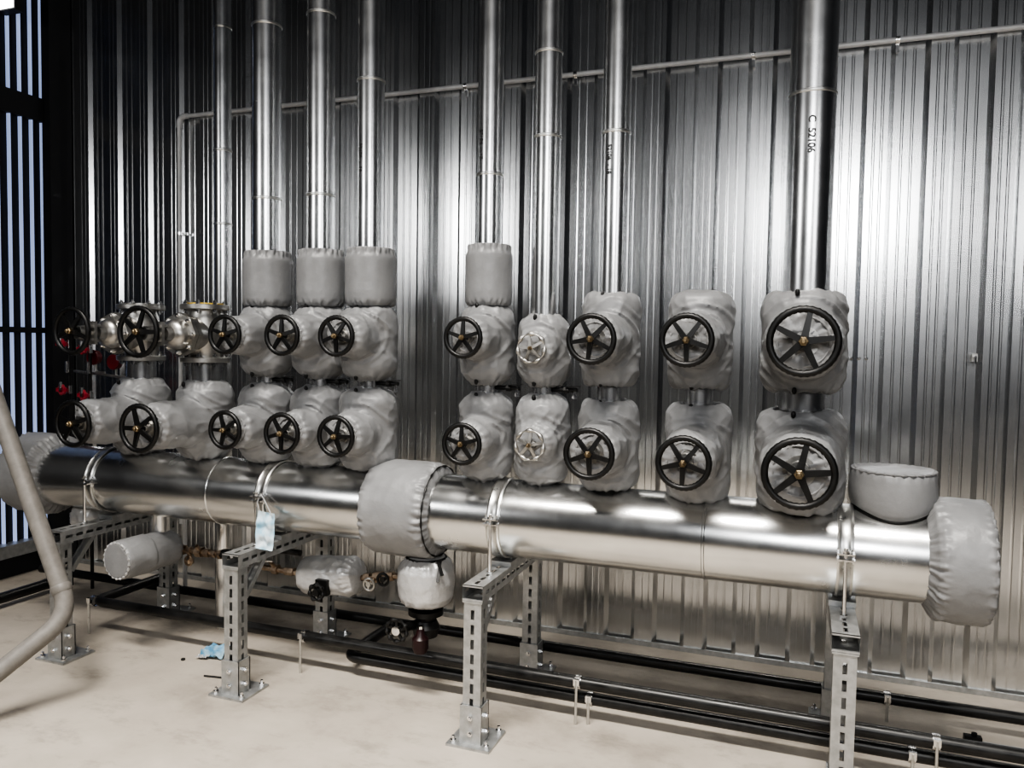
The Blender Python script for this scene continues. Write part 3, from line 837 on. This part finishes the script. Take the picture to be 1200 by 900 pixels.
# gathered cloth below the left end cover
t = thing('pipe_cover', 'small crumpled pale cloth cover below the left end of the header, behind the first stand', 'pipe cover', (-3.45, 3.05, .55))
prof = dense([(0, .03), (.01, .06), (.03, .074), (.09, .080), (.13, .07), (.15, .04), (.155, .02)])
cloth_cyl((-3.52, 3.05, .585), (1, 0, -.1), prof, 50, .007, [(.03, .05, .010), (.12, .04, .010)], 20).build('jacket', M['foil'], t, 80)

# thin hangers behind the left part and under the beam
for i, (px_, y_, z0_, z1_, lab) in enumerate(((-2.93, 3.62, .02, .80, 'thin pale vertical pipe by the wall, seen right of the round drain cover'),
                                         (-3.35, 3.62, .02, .80, 'thin pale vertical pipe by the wall, seen above the round drain cover'))):
    mb = MB(); mb.cyl((px_, y_, z0_), (px_, y_, z1_), .012, 12); tag(mb.build('thin_pipe', M['conduit']), lab, 'pipe', 'thin vertical pipes by the wall')

# ------------------------------------------------------------------ red taps at the far left
def red_tap(x, z, label):
    y = 3.52
    t = thing('red_tap', label, 'tap', (x, y, z), 'small red taps at the far left')
    mb = MB()
    for k in range(2):
        a = k*PI/2; d = V((math.cos(a), 0, math.sin(a)*.45))*.040
        mb.bar(V((x, y-.05, z))-d, V((x, y-.05, z))+d, .022, .016, up=(0, 1, 0))
    mb.torus((x, y-.05, z), (0, -1, 0), .022, .010, 24, 8, wob=lambda th: .3*math.sin(th*6)); mb.build('handle', M['red'], t)
    mb = MB(); mb.cyl((x, y-.06, z+.01), (x, y-.06, z+.048), .010, 10); mb.cyl((x, y, z), (x, y-.065, z), .009, 10); mb.cyl((x, y, z-.025), (x, y, z+.025), .016, 12); mb.build('body', M['chrome'], t)
red_tap(-4.125, 1.463, 'upper left of four small red taps at the far left')
red_tap(-3.958, 1.435, 'upper right of four small red taps at the far left')
red_tap(-4.125, 1.190, 'lower left of four small red taps at the far left')
red_tap(-3.958, 1.164, 'lower right of four small red taps at the far left')
for x, z1_, lab in ((-4.125, 1.52, 'left thin dark pipe carrying two red taps'), (-3.958, 1.50, 'right thin dark pipe carrying two red taps')):
    t = thing('tap_pipe', lab, 'pipe', (x, 3.52, 0), 'thin pipes carrying the red taps')
    mb = MB(); mb.cyl((x, 3.52, 0), (x, 3.52, z1_), .010, 12); mb.build('tube', M['blackpipe'], t)
    mb = MB(); mb.cyl((x, 3.505, 1.29), (x, 3.505, 1.36), .011, 12); mb.build('sleeve', M['chrome'], t)
for x, z, lab in ((-3.99, 1.385, 'left of two round dark red gauges behind the far left valve'), (-3.83, 1.36, 'right of two round dark red gauges behind the far left valve')):
    t = thing('pressure_gauge', lab, 'gauge', (x, 3.55, z), 'dark red gauges at the far left')
    mb = MB(); mb.lathe((x, 3.60, z), (0, -1, 0), [(0, .04), (.035, .046), (.04, .042)], 28); mb.build('case', M['gaugered'], t)
    mb = MB(); mb.tube([(x, 3.59, z), (x, 3.59, z-.09), (x+.07, 3.59, z-.09)], .008, 10); mb.build('stem', M['steel'], t)
mb = MB(); mb.tube([(-4.13, 3.56, 1.30), (-3.70, 3.56, 1.27), (-3.55, 3.56, 1.27)], .008, 10)
tag(mb.build('tap_crosspipe', M['steel']), 'thin horizontal metal pipe joining the red taps and gauges', 'pipe')

# ------------------------------------------------------------------ beige bent tube in the left foreground
t = thing('bent_tube', 'thick beige bent tube crossing the left foreground in front of the first stand', 'tube', (-2.75, 2.3, .3))
TUBE_PTS = [(-3.50, 2.44, 1.66), (-2.775, 2.36, .370), (-2.985, 1.95, .06)]
mb = MB(); mb.tube(TUBE_PTS, .036, 24, 14); mb.build('tube', M['hose'], t)
a = V(TUBE_PTS[0]); b = V(TUBE_PTS[1]); d = (b-a).normalized()
mb = MB(); mb.lathe(b-d*.13, d, [(0, .0365), (.004, .039), (.03, .039), (.034, .0365)], 28); mb.build('collar', M['hose'], t)

# ------------------------------------------------------------------ masks and floor litter
def crumple(c, u, v, nu, nv, amp, sd, name, mat, parent=None):
    mb = MB(); vs = []; fs = []; c = V(c); u = V(u); v = V(v); n = u.cross(v).normalized()
    for j in range(nv+1):
        for i in range(nu+1):
            s, t_ = i/nu-.5, j/nv-.5
            p = c+u*s*(1-.25*abs(t_))+v*t_
            d = amp*(noise.noise(V((s*5, t_*5, sd)))*1.3+.5*math.sin(t_*16+sd))
            vs.append(p+n*d)
    for j in range(nv):
        for i in range(nu):
            a = j*(nu+1)+i; fs.append((a, a+1, a+nu+2, a+nu+1))
    mb.add(vs, fs); o = mb.build(name, mat, parent, 60)
    return o
t = thing('face_mask', 'crumpled pale blue face mask hanging from the pipe clamp of the second stand', 'face mask', (-2.17, 2.80, .63))
crumple((-2.145, 2.785, .685), (.075, .03, -.015), (.012, -.03, -.155), 16, 24, .012, 2.2, 'cloth', M['maskblue'], t)
mb = MB(); mb.tube([(-2.18, 2.80, .75), (-2.205, 2.81, .80), (-2.19, 2.82, .835)], .0022, 6); mb.tube([(-2.12, 2.80, .75), (-2.17, 2.815, .81), (-2.195, 2.82, .835)], .0022, 6); mb.build('ear_loop', M['foil'], t)
t = thing('face_mask', 'crumpled dark blue face mask lying on the floor left of the second stand', 'face mask', (-2.55, 2.98, 0))
o = crumple((-2.56, 2.97, .034), (.13, .02, .0), (.01, .085, .025), 18, 14, .016, 5.1, 'cloth', M['maskdark'], t)
crumple((-2.60, 2.93, .018), (.06, .01, .0), (.01, .04, .008), 10, 8, .005, 7.7, 'lining', M['foil'], t)
mb = MB(); mb.cyl((-2.46, 2.77, .005), (-2.34, 2.79, .005), .004, 8); mb.cyl((-2.34, 2.79, .005), (-2.333, 2.791, .005), .008, 8)
tag(mb.build('nail', M['ink']), 'thin dark nail lying on the floor left of the second stand', 'nail')
mb = MB(); mb.lathe((-2.68, 2.88, 0), (0, 0, 1), [(0, .010), (.008, .010)], 6); tag(mb.build('bolt_nut', M['ink']), 'tiny dark nut lying on the floor between the first and second stands', 'nut')
t = thing('loose_bracket', 'flat metal strip with a dark end on the floor by the wall, lower right', 'bracket', (.70, 3.42, 0))
mb = MB(); mb.box((.78, 3.40, .004), (.24, .022, .006)); mb.build('strip', M['strut'], t)
mb = MB(); mb.box((.66, 3.41, .012), (.06, .03, .022)); mb.cyl((.665, 3.41, .02), (.665, 3.41, .035), .01, 8); mb.build('clip', M['blackiron'], t)

# flood lamp at the top of the left wall
t = thing('flood_lamp', 'bright flood lamp high on the left wall at the top left corner', 'lamp', (LX+.05, 3.5, 3.36))
mb = MB(); mb.box((LX+.06, 3.50, 3.515), (.15, .06, .13)); mb.box((LX+.00, 3.52, 3.515), (.10, .05, .05)); mb.build('housing', M['darksteel'], t)
mb = MB(); mb.box((LX+.06, 3.467, 3.515), (.13, .006, .11)); mb.build('glass', M['lampglass'], t)

# ------------------------------------------------------------------ lights
def area(name, loc, target, sx, sy, power, color=(1, 1, 1), spread=180):
    l = bpy.data.lights.new(name, 'AREA'); l.shape = 'RECTANGLE'; l.size = sx; l.size_y = sy; l.energy = power; l.color = color; l.spread = math.radians(spread)
    o = bpy.data.objects.new(name, l); COL.objects.link(o); o.location = loc
    o.rotation_euler = (V(target)-V(loc)).to_track_quat('-Z', 'Y').to_euler()
    return o
area('ceiling_lamp_right', (.35, -1.7, 2.95), (.2, 3.0, 1.2), 1.2, .8, 58, (.985, .99, 1))
area('flank_fill_far_right', (2.8, -1.7, 2.85), (1.0, 3.0, 1.2), 1.0, 1.0, 28, (.985, .99, 1))  # added unseen lamp, brightens rib flanks at the left of the back wall
area('ceiling_lamp_left', (-4.0, -1.2, 2.90), (-1.6, 3.0, 1.3), .8, .7, 32, (.985, .985, .98))
area('hall_lamp', (-.9, -.5, 6.8), (-1.0, 1.5, 0), 3.6, .6, 150, (1, .955, .89), 62)

w = bpy.data.worlds.new('World'); scn.world = w; w.use_nodes = True
w.node_tree.nodes['Background'].inputs['Color'].default_value = (.05, .052, .058, 1)
w.node_tree.nodes['Background'].inputs['Strength'].default_value = .3

# ------------------------------------------------------------------ camera
cam = bpy.data.cameras.new('camera'); co = bpy.data.objects.new('camera', cam); COL.objects.link(co)
yaw, pitch, roll = math.radians(20.2), math.radians(2.85), math.radians(.9)
fwd = V((-math.sin(yaw)*math.cos(pitch), math.cos(yaw)*math.cos(pitch), -math.sin(pitch)))
rt = V((math.cos(yaw), math.sin(yaw), 0)); up = rt.cross(fwd)
r2 = rt*math.cos(roll)+up*math.sin(roll); u2 = up*math.cos(roll)-rt*math.sin(roll)
mw = Matrix((r2, u2, -fwd)).transposed().to_4x4(); mw.translation = V((0, 0, 1.5))
co.matrix_world = mw
cam.sensor_width = 36; cam.lens = 925/1200*36; cam.clip_start = .02
scn.camera = co
scn.view_settings.view_transform = 'AgX'
scn.view_settings.look = 'AgX - High Contrast'
scn.view_settings.exposure = 0
